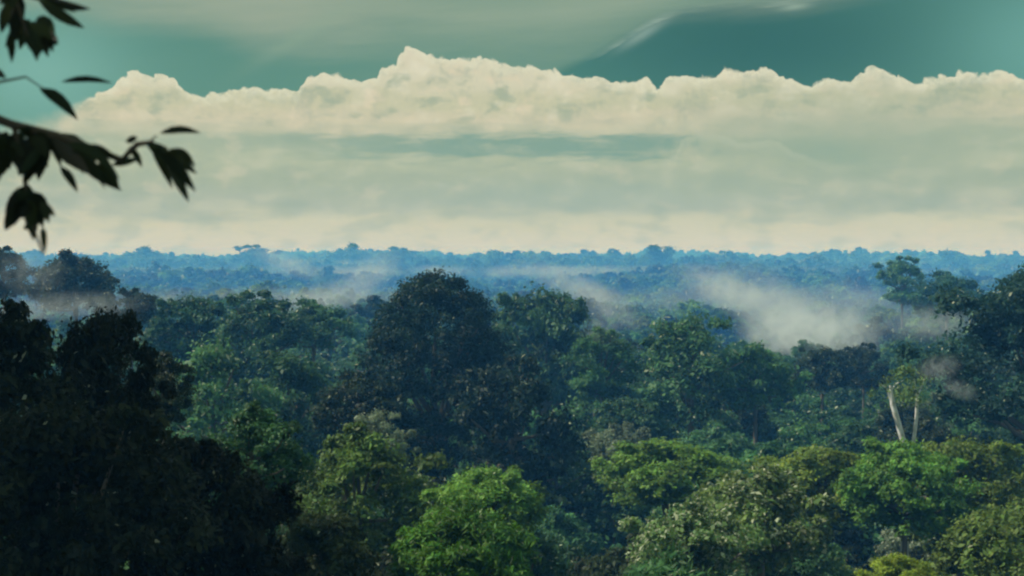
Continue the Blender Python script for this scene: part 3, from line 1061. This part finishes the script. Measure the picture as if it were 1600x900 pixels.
# ------------------------------------------------------------------ air and mist
def haze_box():
    x0, x1, y0, y1, z0, z1 = -2700, 2700, -300, 5300, -12, 85
    V = [(x, y, z) for z in (z0, z1) for y in (y0, y1) for x in (x0, x1)]
    Fq = [(0, 2, 3, 1), (4, 5, 7, 6), (0, 1, 5, 4), (2, 6, 7, 3), (0, 4, 6, 2), (1, 3, 7, 5)]
    m, t, out = new_mat('haze')
    pv = t.nodes.new('ShaderNodeVolumePrincipled')
    pv.inputs['Color'].default_value = (0.10, 0.42, 1.0, 1)
    pv.inputs['Absorption Color'].default_value = (1, 1, 1, 1)
    pv.inputs['Density'].default_value = 0.00040
    t.links.new(pv.outputs[0], out.inputs['Volume'])
    o = link('haze', mesh_from('haze', V, Fq, [m]))
    tag(o, 'thin blue air between the near trees and the skyline', None, None, 'stuff')


haze_box()


def mist_material(name, dens, scale, lo, hi):
    m, t, out = new_mat(name)
    L = t.links.new
    tcn = t.nodes.new('ShaderNodeTexCoord')
    ge = t.nodes.new('ShaderNodeNewGeometry')
    no = t.nodes.new('ShaderNodeTexNoise')
    no.inputs['Distortion'].default_value = 0.6
    L(ge.outputs['Position'], no.inputs['Vector'])
    no.inputs['Scale'].default_value = scale
    no.inputs['Detail'].default_value = 5
    no.inputs['Roughness'].default_value = .62
    ln = t.nodes.new('ShaderNodeVectorMath'); ln.operation = 'LENGTH'
    L(tcn.outputs['Object'], ln.inputs[0])
    fall = t.nodes.new('ShaderNodeMapRange'); fall.interpolation_type = 'SMOOTHSTEP'
    L(ln.outputs['Value'], fall.inputs[0])
    fall.inputs[1].default_value = 1.0; fall.inputs[2].default_value = 0.1
    mr = t.nodes.new('ShaderNodeMapRange'); mr.interpolation_type = 'SMOOTHSTEP'
    L(no.outputs['Fac'], mr.inputs[0])
    mr.inputs[1].default_value = lo; mr.inputs[2].default_value = hi
    mu = t.nodes.new('ShaderNodeMath'); mu.operation = 'MULTIPLY'
    L(fall.outputs[0], mu.inputs[0]); L(mr.outputs[0], mu.inputs[1])
    mu2 = t.nodes.new('ShaderNodeMath'); mu2.operation = 'MULTIPLY'
    L(mu.outputs[0], mu2.inputs[0]); mu2.inputs[1].default_value = dens
    pv = t.nodes.new('ShaderNodeVolumePrincipled')
    pv.inputs['Color'].default_value = (.90, .965, 1.0, 1)
    pv.inputs['Anisotropy'].default_value = 0.25
    L(mu2.outputs[0], pv.inputs['Density'])
    L(pv.outputs[0], out.inputs['Volume'])
    return m


import bmesh
bmi = bmesh.new()
bmesh.ops.create_icosphere(bmi, subdivisions=3, radius=1.0)
mist_me = {}


def mist(px, py, wpx, hpx, d, thick, dens, label, tilt=0.0, scale=None):
    me = bpy.data.meshes.new('mist')
    bmi.to_mesh(me)
    me.materials.append(mist_material('mist', dens, scale or 4.6 / (hpx * d / F), .44, .62))
    o = link('mist', me)
    o.location = at(px, py, d)
    o.scale = (wpx * .5 * d / F, thick * .5, hpx * .5 * d / F)
    o.rotation_euler = (0, tilt, 0)
    tag(o, label, None, None, 'stuff')


mist(1258, 518, 230, 115, 430, 120, .115, 'thickest white mist rising out of the valley between the trees')
mist(1200, 475, 260, 120, 520, 130, .030, 'white mist climbing above the thickest mist in the valley', tilt=.5)
mist(1310, 490, 150, 130, 540, 120, .016, 'upright plume of mist right of the thickest mist', tilt=-.9)
mist(1130, 452, 190, 70, 640, 160, .030, 'slanting white wisp of mist above the open crowned tree', tilt=.4)
mist(1390, 500, 240, 80, 470, 120, .008, 'thin white mist round the foot of the grey green emergent')
mist(1462, 505, 150, 70, 320, 60, .040, 'low white mist against the left side of the large tiered tree', tilt=-.15)
mist(1200, 470, 1100, 60, 760, 260, .006, 'wide broken sheet of mist in the valley behind the green trees', scale=.035)
mist(420, 470, 900, 56, 720, 240, .010, 'broken sheet of mist in the valley left of the huge dark tree', scale=.035)
mist(800, 424, 1700, 26, 1500, 260, .008, 'low patchy mist pooled between the blue ridges', scale=.018)
mist(800, 412, 1700, 20, 2100, 300, .008, 'far patchy mist below the skyline', scale=.014)
mist(900, 448, 230, 60, 800, 160, .016, 'thin wisp of mist on the ridge above the broad blue green dome', tilt=.4)
mist(945, 475, 170, 70, 560, 120, .020, 'bluish mist right of the broad blue green dome', tilt=.5)
mist(500, 470, 220, 70, 480, 120, .020, 'pale blue mist left of the huge dark tree', tilt=-.3)
mist(575, 430, 150, 70, 900, 200, .012, 'mist lifting behind the left shoulder of the huge dark tree', tilt=-.6)
mist(450, 412, 150, 40, 1300, 200, .012, 'thin wisp of mist lifting along the blue ridge', tilt=.4)
mist(110, 478, 260, 60, 230, 60, .026, 'grey mist behind the tallest black tree')
mist(30, 490, 140, 44, 200, 40, .034, 'low grey mist at the left edge above the black trees')
mist(48, 425, 100, 100, 270, 40, .026, 'faint mist between the skyline trees under the hanging leaves', tilt=1.2)
mist(1465, 576, 90, 50, 176, 12, .13, 'small torn wisp of mist in front of the large tiered tree', tilt=-.4, scale=1.3)
mist(1498, 608, 70, 40, 172, 10, .13, 'smaller torn wisp of mist below the first one', tilt=.4, scale=1.5)
mist(940, 520, 80, 70, 262, 20, .06, 'small pale wisp of mist over a rounded green tree', tilt=.8)


def blue_air():
    """the moist blue air that lies over the far forest, from the near valley to the ridge."""
    bm2 = bmesh.new()
    bmesh.ops.create_icosphere(bm2, subdivisions=4, radius=1.0)
    me = bpy.data.meshes.new('mist')
    bm2.to_mesh(me); bm2.free()
    m, t, out = new_mat('blue_mist')
    pv = t.nodes.new('ShaderNodeVolumePrincipled')
    pv.inputs['Color'].default_value = (0.06, 0.25, 1.0, 1)
    pv.inputs['Absorption Color'].default_value = (1, 1, 1, 1)
    pv.inputs['Density'].default_value = 0.00085
    t.links.new(pv.outputs[0], out.inputs['Volume'])
    me.materials.append(m)
    o = link('mist', me)
    o.location = (0, 2500, 20)
    o.scale = (2600, 2050, 52)
    tag(o, 'blue moist air lying over the far forest up to the skyline', None, None, 'stuff')


blue_air()
bmi.free()
